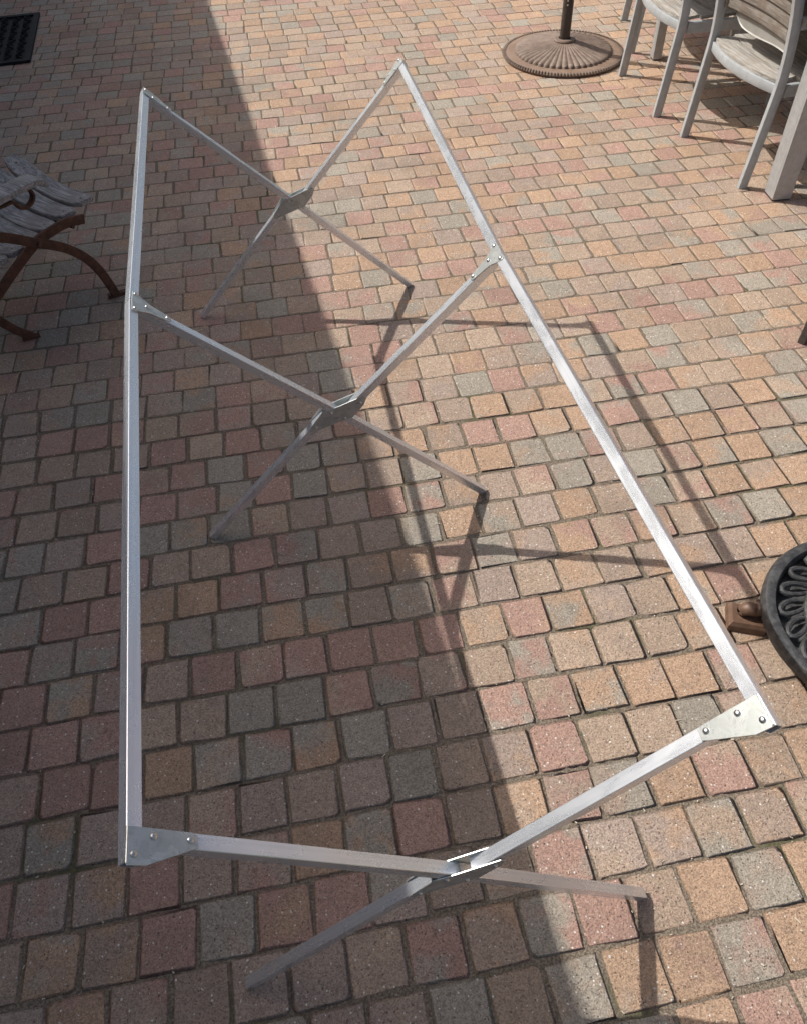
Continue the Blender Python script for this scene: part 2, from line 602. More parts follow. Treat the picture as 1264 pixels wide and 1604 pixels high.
def brick_arrays(seed):
    r = random.Random(seed + 100)
    o = brick_variant(seed)
    n = len(o)
    V = []
    drop = [0.0010 + r.random() * 0.0013 for _ in range(n)]
    E = []
    for ins, ring in ((0.080, 0), (0.006, 1), (0.0, 2)):
        for i, (x, y) in enumerate(o):
            l = math.hypot(x, y)
            k = 1 - ins / l * (0.7 + 0.6 * r.random() if ring == 0 else 1.0)
            zz = (0.0, -drop[i], -0.016)[ring]
            V.append((x * k, y * k, zz))
            E.append(0.0 if ring == 0 else 1.0)
    F = [tuple(range(n))]
    for q in range(2):
        F += [((q + 1) * n + i, (q + 1) * n + (i + 1) % n, q * n + (i + 1) % n, q * n + i) for i in range(n)]
    return np.array(V), F, E, [False] + [True] * n + [False] * n

VARS = [brick_arrays(s) for s in range(NV)]
VMESH = []
for i, (V, Fc, Eg, Sm) in enumerate(VARS):
    me = bpy.data.meshes.new('brick')
    me.from_pydata([tuple(v) for v in V], [], Fc)
    me.polygons.foreach_set('use_smooth', Sm)
    me.attributes.new('edge', 'FLOAT', 'POINT').data.foreach_set('value', Eg)
    me.materials.append(M_BRICK)
    me.update()
    VMESH.append(me)

KNOWN = {0: -0.721, -1: 0.028, -2: 0.406, 3: -0.737, 15: -0.770}
bricks = []
kmin = int((-2.6) / ROW_P) - 4
kmax = int(9.5 / ROW_P)
ph = 0.0
prev = None
for k in range(kmin, kmax):
    if k in KNOWN:
        ph = KNOWN[k]
    else:
        ph = ph + BR * 0.5 + random.gauss(0, 0.007)
    u = ph - 62 * BR
    drift = 0.0
    for i in range(125):
        w = BR + random.gauss(0, 0.0032)
        # measured rows stay in step near the camera
        if k in KNOWN and abs(u) < 1.6:
            w = BR + random.gauss(0, 0.002)
        uc = u + w / 2
        vc = (k + 0.5 + ROW_OFF) * ROW_P
        wob = 0.0035 * math.sin(uc * 2.3 + k * 0.15) + 0.0022 * math.sin(uc * 5.1 - k * 0.6 + 1.3)
        vc += wob
        x, y = tv * uc + nv * vc
        u += w
        if not (X0 + 0.1 < x < X1 - 0.1 and Y0 + 0.1 < y < Y1 - 0.1):
            continue
        bricks.append((x, y, w))

def project(x, y, z=0.0):
    d = Vector((x, y, z - CAM_H))
    dz = d.dot(fwd)
    if dz <= 0.05:
        return None
    return (IMG_W / 2 + F_PX * d.dot(cright) / dz, IMG_H / 2 - F_PX * d.dot(cup) / dz, dz)

# tone of a brick: (first palette pick, second palette pick, seed)
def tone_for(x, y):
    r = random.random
    in_shade = 1.0 if x < 0.345 - 0.245 * y else 0.0     # house shade put into the colour: fewer ochre, more grey and brown picks
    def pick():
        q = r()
        if in_shade:
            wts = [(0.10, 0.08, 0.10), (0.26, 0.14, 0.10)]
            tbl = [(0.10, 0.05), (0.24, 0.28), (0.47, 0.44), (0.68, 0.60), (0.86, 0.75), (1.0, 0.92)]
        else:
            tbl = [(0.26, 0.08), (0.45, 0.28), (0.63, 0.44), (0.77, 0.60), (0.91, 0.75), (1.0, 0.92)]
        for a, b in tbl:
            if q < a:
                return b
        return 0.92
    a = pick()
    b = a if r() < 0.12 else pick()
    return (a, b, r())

order = []
for i, (x, y, w) in enumerate(bricks):
    p = project(x, y)
    vis = p is not None and -40 < p[0] < IMG_W + 40 and -40 < p[1] < IMG_H + 40
    order.append((0 if vis else 1, p[2] if p else 99, i))
order.sort()
single = set(i for _, _, i in order[:300])
SPECIAL = {(562, 567): (0.44, 0.92, 0.9), (517, 575): (0.75, 0.75, 0.4), (455, 1092): (0.75, 0.75, 0.3)}

massV, massF, massT, massN, massE, massS = [], [], [], 0, [], []
for i, (x, y, w) in enumerate(bricks):
    var = random.randrange(NV)
    rot = random.randrange(4) * math.pi / 2
    gap = 0.0008 + random.random() * 0.0021
    sx, sy = w - gap, ROW_P - gap - 0.0005
    if int(round(rot / (math.pi / 2))) % 2:
        lx, ly = sy, sx
    else:
        lx, ly = sx, sy
    a = ROW_A + rot + random.gauss(0, 0.014)
    x += random.gauss(0, 0.0009); y += random.gauss(0, 0.0009)
    dz = max(-0.0001, random.gauss(0.0003, 0.00035))
    tx, ty = max(-0.009, min(0.009, random.gauss(0, 0.004))), max(-0.009, min(0.009, random.gauss(0, 0.004)))
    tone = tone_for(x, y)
    p = project(x, y)
    if p:
        for (qx, qy), tt in SPECIAL.items():
            if abs(p[0] - qx) < 32 and abs(p[1] - qy) < 22:
                tone = tt
    if i in single:
        o = bpy.data.objects.new('brick', VMESH[var])
        COL.objects.link(o)
        o.parent = pavement
        o.location = (x, y, dz)
        o.rotation_euler = (tx, ty, a)
        o.scale = (lx, ly, 1.0)
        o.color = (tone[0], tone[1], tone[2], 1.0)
    else:
        V, Fc, Eg, Sm = VARS[var]
        massE += Eg
        massS += Sm
        ca, sa = math.cos(a), math.sin(a)
        vx = V[:, 0] * lx
        vy = V[:, 1] * ly
        vz = V[:, 2] + dz + vx * -ty + vy * tx
        massV.append(np.stack([vx * ca - vy * sa + x, vx * sa + vy * ca + y, vz], 1))
        massF += [tuple(q + massN for q in f) for f in Fc]
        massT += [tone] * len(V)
        massN += len(V)
me = bpy.data.meshes.new('brick_mass')
me.from_pydata(np.concatenate(massV).tolist(), [], massF)
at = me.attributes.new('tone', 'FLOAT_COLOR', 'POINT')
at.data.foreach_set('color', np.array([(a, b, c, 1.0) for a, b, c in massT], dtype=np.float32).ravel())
me.attributes.new('edge', 'FLOAT', 'POINT').data.foreach_set('value', massE)
me.polygons.foreach_set('use_smooth', massS)
me.materials.append(M_BRICK_MASS)
me.update()
mass = bpy.data.objects.new('brick_mass', me)
COL.objects.link(mass)
mass.parent = pavement
mass['kind'] = 'stuff'

# bits of straw, chaff and grit lying on the paving
db = MB()
for i in range(900):
    # denser near the camera where they can be seen
    y = 0.1 + 5.5 * random.random() ** 1.6
    x = random.uniform(-0.7 - 0.36 * y, 0.75 + 0.36 * y)
    a = random.uniform(0, math.pi)
    l = random.uniform(0.002, 0.007) if random.random() < 0.975 else random.uniform(0.009, 0.015)
    wd = random.uniform(0.0005, 0.0012)
    c = Vector((x, y, 0.0022 + random.random() * 0.001))
    db.frame_box(c, (math.cos(a), math.sin(a), random.uniform(-0.1, 0.1)), (-math.sin(a), math.cos(a), 0), (0, 0, 1), l / 2, wd, 0.0005)
deb = db.build('straw_litter', M_STRAW)
tag(deb, 'tiny pale bits of straw and grit scattered over the paving', 'litter', kind='stuff')

# ------------------------------------------------------------------ the house that shades the left side
U = Vector((-0.238, 0.9713, 0)).normalized()       # along the eave
N = Vector((U.y, -U.x, 0))                         # out of the wall, towards the yard
E0 = Vector((0.345 - 0.8203 * 2.5, 0.3877 * 2.5, 2.5))        # a point of the roof's edge
house = thing('house', 'pale rendered house with flat roof along the shaded left side', 'house', (E0.x, E0.y, 0), math.atan2(U.y, U.x))
# local: +x along the eave, -y out to the yard, roof edge at y = 0
EX = 0.22
h0, h1 = -6.5, 8.6
b = MB(); b.box(h0 + 0.1, h1 - 0.1, EX, EX + 0.25, 0.0, 2.38); b.build('wall', M_PLASTER, house)
b = MB(); b.box(h0 + 0.12, h1 - 0.12, EX + 0.26, EX + 3.2, 0.0, 2.38); b.build('rear_block', M_PLASTER, house)
b = MB(); b.box(h0, h1, 0.0, EX + 3.4, 2.39, 2.5); b.build('roof', M_ROOF, house)
b = MB(); b.box(h0, h1, -0.003, 0.022, 2.30, 2.385); b.build('fascia', M_TRIM, house)
b = MB(); b.box(3.9, 4.9, EX - 0.03, EX - 0.003, 0.02, 2.1); fr = b.build('door', M_DOOR, house)
b = MB(); b.box(4.74, 4.80, EX - 0.075, EX - 0.034, 0.98, 1.04); b.box(4.62, 4.80, EX - 0.09, EX - 0.076, 1.0, 1.02); b.build('handle', M_RIVET, fr)
b = MB()
for (a_, b_, c_, d_) in ((3.84, 3.897, 0.0, 2.16), (4.903, 4.96, 0.0, 2.16), (3.9, 4.9, 2.103, 2.16)):
    b.box(a_, b_, EX - 0.04, EX - 0.003, c_, d_)
b.build('door_frame', M_TRIM, house)
for wx in (-3.6, 1.2, 6.1):
    b = MB()
    for (a_, b_, c_, d_) in ((wx, wx + 0.06, 0.95, 2.05), (wx + 1.34, wx + 1.4, 0.95, 2.05), (wx + 0.06, wx + 1.34, 0.95, 1.01), (wx + 0.06, wx + 1.34, 1.99, 2.05), (wx + 0.67, wx + 0.73, 1.013, 1.987)):
        b.box(a_, b_, EX - 0.04, EX - 0.003, c_, d_)
    w_ = b.build('window', M_TRIM, house)
    b = MB(); b.box(wx + 0.05, wx + 1.35, EX - 0.015, EX - 0.004, 1.0, 2.0); b.build('pane', M_GLASS, w_)
    b = MB(); b.box(wx - 0.05, wx + 1.45, EX - 0.09, EX - 0.003, 0.90, 0.945); b.build('sill', M_TRIM, w_)
# ------------------------------------------------------------------ unseen brick outbuilding, added to give the metal warm reflections
reflector = thing('brick_reflector', 'unseen red brick outbuilding added for warm reflections in the metal', 'reflector', (7.6, 1.5, 0), math.radians(8))
b = MB(); b.box(0, 3.0, -5.5, 7.0, 0.0, 2.95); b.build('wall', M_REDBRICK, reflector)
b = MB(); b.box(-0.2, 3.2, -5.7, 7.2, 2.953, 3.10); b.build('roof', M_ROOF, reflector)
b = MB(); b.box(-0.045, -0.003, 2.2, 3.15, 0.02, 2.1); w_ = b.build('door', M_DOOR, reflector)
b = MB(); b.box(-0.10, -0.048, 2.27, 2.33, 1.0, 1.04); b.build('handle', M_RIVET, w_)

# ------------------------------------------------------------------ aluminium stand
S = 0.020
def hollow_tube(a, b_, m, side):
    """square tube from a to b; m and side are the face normals"""
    t = MB()
    ax = (b_ - a).normalized()
    h, c, i = S / 2, 0.0009, S / 2 - 0.0018
    outer = [(-h + c, -h), (h - c, -h), (h, -h + c), (h, h - c), (h - c, h), (-h + c, h), (-h, h - c), (-h, -h + c)]
    inner = [(-i, -i), (i, -i), (i, -i), (i, i), (i, i), (-i, i), (-i, i), (-i, -i)]
    vs = []
    for P in (a, b_):
        for pr in (outer, inner):
            vs += [P + m * u + side * v for u, v in pr]
    fs = []
    for q in range(8):
        r = (q + 1) % 8
        fs.append((q, r, 16 + r, 16 + q))
        fs.append((8 + r, 8 + q, 24 + q, 24 + r))
        fs.append((q, 8 + q, 8 + r, r))
        fs.append((16 + q, 16 + r, 24 + r, 24 + q))
    t.add(vs, fs)
    return t

def local_obj(mb, name, mat, parent, origin, ax, smooth=False):
    """give the mesh a local frame with x along ax, so that grain runs along it"""
    ax = ax.normalized()
    z = Vector((0, 0, 1)) if abs(ax.z) < 0.9 else Vector((0, 1, 0))
    y = z.cross(ax).normalized()
    z = ax.cross(y)
    R = Matrix((ax, y, z)).transposed()
    Ri = R.transposed()
    mb.v = [tuple(Ri @ (Vector(v) - origin)) for v in mb.v]
    o = mb.build(name, mat, None, smooth)
    M4 = R.to_4x4(); M4.translation = origin
    o.parent = parent
    o.matrix_parent_inverse = Matrix.Identity(4)
    o.matrix_basis = parent.matrix_basis.inverted() @ M4 if parent else M4
    return o

stand = thing('metal_stand', 'long bare aluminium stand of three crossed leg pairs joined by bars', 'metal frame', (0, 0, 0))
HT, WF, WT = 0.7697, 0.3881, 0.3830
XF = [(0.0516, 0.3696, 0.1553, -0.004, 0.008, 0.014), (-0.1511, 1.4635, 0.1584, 0.0, -0.018, -0.018), (-0.3178, 2.5213, 0.1791, 0.0, -0.006, -0.006)]
MIDZ = (0.036, 0.005, 0.006)

def rivet(o, en, parent, r=0.0046):
    en = Vector(en).normalized()
    x = en.orthogonal().normalized(); y = en.cross(x)
    mb = MB()
    vs = []; seg = 14
    prof = [(1.0, -0.0008), (1.0, 0.0006), (0.90, 0.0017), (0.66, 0.0027), (0.34, 0.0033)]
    for rr, z in prof:
        for q in range(seg):
            a = 2 * math.pi * q / seg
            vs.append(Vector(o) + x * (rr * r * math.cos(a)) + y * (rr * r * math.sin(a)) + en * z)
    fs = []
    for k in range(len(prof) - 1):
        fs += [(k * seg + q, k * seg + (q + 1) % seg, (k + 1) * seg + (q + 1) % seg, (k + 1) * seg + q) for q in range(seg)]
    fs.append(tuple((len(prof) - 1) * seg + q for q in range(seg)))
    mb.add(vs, fs)
    return mb.build('rivet', M_RIVET, parent, True)

mm = 0.001
tops = {}
legm = {}
for i, (cx, cy, yaw, dv, vl, vr) in enumerate(XF):
    d = Vector((math.cos(yaw), math.sin(yaw), 0)); bb = Vector((-math.sin(yaw), math.cos(yaw), 0))
    c = Vector((cx, cy, 0))
    TL, TR = c - d * WT + Vector((0, 0, HT)), c + d * WT + Vector((0, 0, HT))
    BL, BRt = c - d * WF, c + d * WF
    mid = c + Vector((0, 0, HT * WF / (WF + WT) + MIDZ[i])) + bb * (dv * 0.8)
    tops[i] = (TL, TR)
    # main leg: left top to right foot
    oL, oR = bb * vl, bb * vr
    def leg(a, e):
        ax = (e - a).normalized()
        m = ax.cross(bb)
        if m.z < 0:
            m = -m
        return local_obj(hollow_tube(a, e, m.normalized(), bb), 'leg', M_ALU, stand, a, ax), ax, m.normalized()
    footlift = Vector((0, 0, 0.007))
    aL = (mid + oL * 0 - (TL + oL)).normalized()
    o1, axL, mL = leg(TL + oL + aL * (S / 2 - 0.0065), mid)
    fa = (BRt + footlift + bb * dv - mid).normalized()
    leg(mid + fa * 0.0006, BRt + footlift + bb * dv - fa * (0.006 if i == 0 else 0.0))
    # the other pair are stubs held between the plates
    sR = mid + d * 0.031 + Vector((0, 0, 0.007))
    aR = (sR - (TR + oR)).normalized()
    o2, axR, mR = leg(TR + oR + aR * (S / 2 - 0.0065), sR)
    sL = mid - d * 0.031 - Vector((0, 0, 0.007))
    leg(sL, BL + footlift + bb * dv)
    legm[i] = (mL, mR, axL, axR)
    # two gusset plates at the crossing
    poly = [(66, 44), (74, 38), (69, 14), (34, -16), (8, -21), (-66, -44), (-74, -38), (-69, -14), (-34, 16), (-8, 21)]
    poly = [(66, 45), (74, 37), (66, 17), (34, -19), (6, -25), (-66, -48), (-75, -40), (-70, -30), (-36, 14), (-10, 19)]
    poly = [(u * mm, v * mm) for u, v in poly]
    for sgn in (-1, 1):
        mb = MB()
        o = mid + bb * (sgn * (S / 2 + 0.0004))
        mb.prism(poly, o, d, Vector((0, 0, 1)), bb * sgn, 0.0016, 0.0003)
        pl = mb.build('cross_plate', M_ZINC, stand)
        for u, v in ((58, 26), (16, -16), (-16, 7), (-58, -33)):
            rivet(o + d * (u * mm) + Vector((0, 0, v * mm)) + bb * (sgn * 0.0016), bb * sgn, pl, 0.004)
    # gusset plates on the upper face of leg and bar
    for side in (0, 1):
        T = (TL, TR)[side]
        ax, m, v0 = (axL, mL, vl) if side == 0 else (axR, mR, vr)
        if i == 0:
            pp = [(-16, 9.5), (66, 9.5), (74, 7), (75, -8), (71, -10), (8, -34), (-14, -35), (-16, -32)]
            rv = [(17, 0), (64, 0), (-7, -22)]
        elif i == 1:
            pp = [(-14, 31), (-8, 31), (26, 14), (66, 9), (74, 5), (75, -4), (70, -9), (22, -16), (-6, -33), (-13, -33), (-15, 0)]
            rv = [(-7, 25), (-6, -24), (19, 1), (66, 0)]
        else:
            pp = [(-16, -9.5), (66, -9.5), (74, -7), (75, 8), (71, 10), (8, 30), (-14, 31), (-16, 28)]
            rv = [(17, 0), (65, 0), (-7, 20)]
        o = T + m * (S / 2 + 0.0004) + bb * v0
        mb = MB()
        mb.prism([(u * mm, v * mm) for u, v in pp], o, ax, bb, m, 0.002)
        pl = mb.build('corner_plate', M_ZINC, stand)
        for u, v in rv:
            rivet(o + ax * (u * mm) + bb * (v * mm) + m * 0.002, m, pl)

for side in (0, 1):
    m = (legm[1][side]).normalized()
    ob = [legm[q][2 + side] * (-0.007, -0.006, -0.004)[q] for q in range(3)]
    p0 = tops[0][side] + Vector((0, XF[0][4 + side], 0)) + ob[0]
    p1 = tops[1][side] + Vector((0, XF[1][4 + side], 0)) + ob[1]
    p2 = tops[2][side] + Vector((0, XF[2][4 + side], 0)) + ob[2]
    for a, e, la, le in ((p0, p1, 0.0325 if side else 0.029, 0.006), (p1, p2, -0.0075, 0.030)):
        ax = (e - a).normalized()
        a2, e2 = a - ax * la, e + ax * le
        mo = (m - ax * m.dot(ax)).normalized()
        so = ax.cross(mo).normalized()
        local_obj(hollow_tube(a2, e2, mo, so), 'top_bar', M_ALU, stand, a2, ax)

# ------------------------------------------------------------------ parasol base
pb = thing('parasol_base', 'round bronze iron parasol base with radiating ribs holding a dark pole', 'parasol base', (1.017, 4.80, 0))
R0 = 0.333
mb = MB()
mb.lathe([(0.0, 0.0), (R0 - 0.006, 0.0), (R0, 0.006), (R0, 0.013), (R0 - 0.006, 0.019), (R0 - 0.028, 0.0225), (R0 - 0.060, 0.0235), (R0 - 0.085, 0.0235)], 96)
mb.build('rim', M_BASE_RIM, pb, True)
mb = MB()
NB = 120
for q in range(NB):
    a = 2 * math.pi * q / NB
    c = Vector((math.cos(a) * (R0 - 0.003), math.sin(a) * (R0 - 0.003), 0.0175))
    rad = Vector((math.cos(a), math.sin(a), 0)); tg = Vector((-rad.y, rad.x, 0))
    mb.tube([c - rad * 0.009 + Vector((0, 0, 0.0035)), c + rad * 0.002 + Vector((0, 0, 0.0025)), c + rad * 0.006 - Vector((0, 0, 0.005))], 0.0062, 6)
mb.build('beading', M_BASE, pb, True)
NR = 48
mb = MB()
prof = [(0.268, 0.022), (0.264, 0.034), (0.254, 0.039), (0.22, 0.045), (0.16, 0.056), (0.10, 0.068), (0.055, 0.077), (0.046, 0.079)]
def ribz(i, q, seg):
    amp = [0, 0.0045, 0.0052, 0.0046, 0.0038, 0.0028, 0.0012, 0][i]
    return amp * (abs(math.cos(math.pi * q / 6)) - 0.6) if amp else 0.0
seg = NR * 6
vs = []
for q in range(seg):
    a = 2 * math.pi * q / seg
    lobe = abs(math.cos(math.pi * q / 6))
    for i, (r, z) in enumerate(prof):
        rr = r + (0.010 * (lobe - 0.5) if i < 3 else 0)
        vs.append((rr * math.cos(a), rr * math.sin(a), z + ribz(i, q, seg)))
n = len(prof)
mb.add(vs, [(q * n + i, ((q + 1) % seg) * n + i, ((q + 1) % seg) * n + i + 1, q * n + i + 1) for q in range(seg) for i in range(n - 1)])
mb.build('ribbed_dome', M_BASE, pb, True)
mb = MB()
mb.lathe([(0.058, 0.070), (0.060, 0.082), (0.056, 0.088), (0.034, 0.089), (0.034, 0.080)], 40)
mb.build('collar', M_BASE, pb, True)
mb = MB()
mb.lathe([(0.0, 0.08), (0.0285, 0.08), (0.0285, 0.46), (0.025, 0.465), (0.025, 2.3), (0.0, 2.3)], 32)
pole = mb.build('pole', M_POLE, pb, True)
for z in (0.255, 0.275):
    mb = MB()
    a = math.radians(-108)
    o = Vector((0.0285 * math.cos(a), 0.0285 * math.sin(a), z))
    mb.frame_box(o, (math.cos(a), math.sin(a), 0), (-math.sin(a), math.cos(a), 0), (0, 0, 1), 0.002, 0.004, 0.004, 0.0015)
    mb.build('screw', M_RIVET, pole)

# ------------------------------------------------------------------ chairs and table
POST = [(0.0, 0.0), (0.012, 0.13), (0.024, 0.27), (0.034, 0.40), (0.034, 0.47), (0.026, 0.56), (0.010, 0.66), (-0.015, 0.76), (-0.05, 0.88)]
def post_x(z):
    for (a, b_), (c, d_) in zip(POST, POST[1:]):
        if b_ <= z <= d_:
            return a + (c - a) * (z - b_) / (d_ - b_)
    return POST[-1][0]

def make_chair(label, group):
    t = thing('garden_chair', label, 'chair', group=group)
    HW = 0.261
    for s in (-1, 1):
        mb = MB()
        mb.sweep(catmull([(x, s * HW, z) for x, z in POST], 5), (0, 1, 0), 0.024, 0.039, bev=0.25)
        mb.build('leg', M_GREY, t, True)
        mb = MB()
        mb.sweep(catmull([(0.585, s * (HW - 0.005), 0), (0.572, s * (HW - 0.005), 0.3), (0.56, s * (HW - 0.005), 0.5), (0.555, s * (HW - 0.005), 0.625)], 3), (0, 1, 0), 0.026, 0.040, bev=0.25)
        mb.build('leg', M_GREY, t, True)
        mb = MB()
        mb.frame_box((0.305, s * (HW - 0.001), 0.386), (1, 0, 0), (0, 1, 0), (0, 0, 1), 0.243, 0.011, 0.024, 0.003)
        mb.build('side_rail', M_GREY, t)
        mb = MB()
        arm = catmull([(0.0385, s * (HW + 0.004), 0.632), (0.2, s * (HW + 0.012), 0.640), (0.42, s * (HW + 0.012), 0.645), (0.60, s * (HW + 0.006), 0.640)], 4)
        mb.sweep(arm, (0, 1, 0), 0.052, 0.020, bev=0.3)
        am = mb.build('armrest', M_TEAK, t, True)
        mb = MB()
        mb.sweep([Vector(p) - Vector((0, 0, 0.018)) for p in arm], (0, 1, 0), 0.026, 0.014)
        mb.build('arm_rail', M_GREY, am)
    def bow(y, k=0.035):
        return -k * (1 - (y / HW) ** 2)
    ys = [(-HW + 0.016) + (2 * HW - 0.032) * q / 14 for q in range(15)]
    for nm, x0, kk in (('rear_rail', 0.040, 0.045), ('front_rail', 0.560, -0.01)):
        mb = MB()
        mb.sweep([(x0 + bow(y, kk), y, 0.390) for y in ys], (0, 0, 1), 0.036, 0.020, bev=0.12)
        mb.build(nm, M_GREY, t, True)
    NS = 6
    for q in range(NS):
        x0 = 0.048 + q * 0.0865
        mb = MB()
        mb.sweep([(x0 + 0.036 + bow(y, 0.045 - 0.009 * q), y, 0.418 - 0.004 * math.cos(math.pi * y / (2 * HW))) for y in [v_ * 0.985 for v_ in ys]], (0, 0, 1), 0.014, 0.0845, bev=0.12)
        mb.build('seat_slat', M_TEAK, t, True)
    bk = bpy.data.objects.new('backrest', None); COL.objects.link(bk); bk.parent = t
    zs = [0.548 + 0.0465 * q for q in range(8)]
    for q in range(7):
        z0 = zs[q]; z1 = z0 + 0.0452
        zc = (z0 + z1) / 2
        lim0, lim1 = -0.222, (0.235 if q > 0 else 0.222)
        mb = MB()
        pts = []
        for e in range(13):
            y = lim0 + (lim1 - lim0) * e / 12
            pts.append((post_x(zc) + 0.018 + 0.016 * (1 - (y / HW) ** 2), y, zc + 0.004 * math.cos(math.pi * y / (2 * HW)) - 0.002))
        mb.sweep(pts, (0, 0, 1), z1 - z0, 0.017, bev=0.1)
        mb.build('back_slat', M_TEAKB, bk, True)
    for s in (-1, 1):
        mb = MB()
        pts = [(post_x(z) + 0.020, s * 0.238, z) for z in [0.54 + 0.05 * e for e in range(7)]]
        mb.sweep(pts, (0, 1, 0), 0.028, 0.020, bev=0.15)
        st = mb.build('stile', M_TEAKB, bk, True)
    for z in (0.556, 0.58, 0.60, 0.627, 0.65, 0.675):
        mb = MB()
        mb.tube([(post_x(z) + 0.003, -0.238, z), (post_x(z) + 0.012, -0.238, z)], 0.0032, 8)
        mb.build('nail', M_POLE, bk)
    # pale lower panel with a wavy lower edge
    mb = MB()
    nn = 24
    vs = []
    for e in range(nn + 1):
        f = e / nn
        y = -0.236 + 0.43 * f
        zt = 0.5475
        zb = 0.497 + 0.006 * math.sin(f * 6.5 + 0.5) + (0.045 * ((f - 0.80) / 0.20) ** 2 if f > 0.80 else 0)
        x = 0.052 + 0.016 * (1 - (y / HW) ** 2)
        for xx, zz in ((x, zt), (x, zb + 0.004), (x - 0.004, zb), (x + 0.010, zb), (x + 0.012, zt)):
            vs.append((xx, y, zz))
    fs = [(e * 5 + q, (e + 1) * 5 + q, (e + 1) * 5 + (q + 1) % 5, e * 5 + (q + 1) % 5) for e in range(nn) for q in range(5)]
    fs += [(4, 3, 2, 1, 0), tuple(nn * 5 + q for q in range(5))]
    mb.add(vs, fs)
    mb.build('lower_panel', M_PLASTIC, bk, True)
    return t

GC = 'garden chairs round the outdoor table'
def place(o, pa, pbb):
    """pa, pbb: rear feet, far one first"""
    pa, pbb = Vector((*pa, 0)), Vector((*pbb, 0))
    c = (pa + pbb) / 2
    l = (pa - pbb).normalized()
    o.location = c
    o.rotation_euler = (0, 0, math.atan2(-l.x, l.y))
ch1 = make_chair('nearest grey metal chair with slatted wooden seat, beside the table leg', GC)
place(ch1, (1.410, 3.722), (1.520, 3.215))
ch2 = copy_tree(ch1)
ch2['label'] = 'grey metal wooden-seat chair standing between the parasol base and the nearest chair'
place(ch2, (1.278, 4.49), (1.338, 3.94))
ch3 = copy_tree(ch1)
ch3['label'] = 'farthest grey metal chair, only its legs showing behind the others'
place(ch3, (1.475, 5.31), (1.395, 4.775))

tb = thing('garden_table', 'pale grey outdoor table with square leg standing among the chairs', 'table', (1.606, 3.085, 0), math.atan2(1.0, -0.075))
# local +x along the table's long side, -y to the right
def tleg(x, y, w=0.080):
    mb = MB(); mb.box(x, x + w, y - w, y, 0.006, 0.695, 0.003)
    l = mb.build('leg', M_TABLE, tb)
    mb = MB(); mb.box(x + 0.002, x + w - 0.002, y - w + 0.002, y - 0.002, 0.0, 0.0058); mb.build('foot_cap', M_POLE, l)
    mb = MB(); mb.box(x + 0.013, x + 0.0155, y + 0.0002, y + 0.0008, 0.02, 0.69); mb.build('groove', M_GREY, l)
tleg(0.0, 0.0)
tleg(1.575, 0.0, 0.047)
tleg(0.0, -0.80)
tleg(1.56, -0.80)
mb = MB()
for (a_, b_, c_, d_) in ((0.06, 1.555, -0.045, -0.012), (0.06, 1.555, -0.845, -0.812), (0.012, 0.045, -0.795, -0.06), (1.572, 1.605, -0.795, -0.06)):
    mb.box(a_, b_, c_, d_, 0.62, 0.694)
mb.build('apron', M_TABLE, tb)
for q in range(8):
    mb = MB(); mb.box(-0.06, 1.68, 0.02 - (q + 1) * 0.113 + 0.005, 0.02 - q * 0.113, 0.70, 0.728, 0.003); mb.build('board', M_TEAK, tb)
# splayed stretcher foot beside the leg
mb = MB()
mb.sweep([(0.115, -0.118, 0.0), (0.165, -0.188, 0.30), (0.21, -0.253, 0.615)], (1, 0, 0), 0.030, 0.042, bev=0.2)
mb.build('stretcher', M_GREY, tb, True)

# dark stool of which one foot shows at the right
stl = thing('stool', 'dark metal stool of which one leg shows at the right edge', 'stool', (1.648, 2.14, 0), math.radians(45))
for sx in (-1, 1):
    for sy in (-1, 1):
        mb = MB()
        mb.frame_box((sx * 0.185, sy * 0.185, 0.235), (0, 0, 1), (1, 0, 0), (0, 1, 0), 0.205, 0.012, 0.012, 0.002)
        l = mb.build('leg', M_DARKLEG, stl)
        mb = MB()
        mb.frame_box((sx * 0.185, sy * 0.185, 0.0145), (0, 0, 1), (1, 0, 0), (0, 1, 0), 0.0145, 0.0127, 0.0127, 0.002)
        mb.build('foot_cap', M_DARKLEG, l)
mb = MB(); mb.box(-0.21, 0.21, -0.21, 0.21, 0.442, 0.47, 0.006); mb.build('seat', M_DARKLEG, stl)

# ------------------------------------------------------------------ round cast iron grate on claw feet
GCEN = Vector((1.100, 0.975, 0))
GR = 0.254
ig = thing('iron_grate', 'round black cast iron grate with looped scrollwork inside a thick rim', 'iron grate', GCEN)
mb = MB()
mb.lathe([(GR - 0.006, 0.060), (GR, 0.068), (GR + 0.001, 0.086), (GR - 0.005, 0.098), (GR - 0.016, 0.1015), (GR - 0.027, 0.099),
          (GR - 0.032, 0.088), (GR - 0.034, 0.064), (GR - 0.026, 0.058), (GR - 0.006, 0.060)], 88)
mb.build('rim', M_IRON, ig, True)
NL = 20
for q in range(NL):
    a = 2 * math.pi * q / NL
    rad = Vector((math.cos(a), math.sin(a), 0)); tg = Vector((-rad.y, rad.x, 0))
    r0 = GR - 0.074
    tw = 0.5
    pts = []
    for e in range(14):
        th = 2 * math.pi * e / 14
        u = 0.033 * math.cos(th); v = 0.0185 * math.sin(th) * (1 + 0.25 * math.cos(th))
        pts.append(rad * (r0 + u - 0.35 * v * 0) + tg * (v + 0.6 * u) + Vector((0, 0, 0.080 + 0.004 * math.cos(th))))
    mb = MB(); mb.tube(pts, [0.0064 + 0.0014 * math.cos(2 * math.pi * e / 14) for e in range(14)], 8, True)
    mb.tube([pts[7] - rad * 0.004, pts[7] - rad * 0.03 - tg * 0.012, pts[7] - rad * 0.055 + tg * 0.006], 0.007, 7)
    mb.build('loop', M_IRON, ig, True)
mb = MB()
mb.tube([(0.150 * math.cos(2 * math.pi * e / 40), 0.150 * math.sin(2 * math.pi * e / 40), 0.078) for e in range(40)], 0.008, 8, True)
mb.build('inner_ring', M_IRON, ig, True)
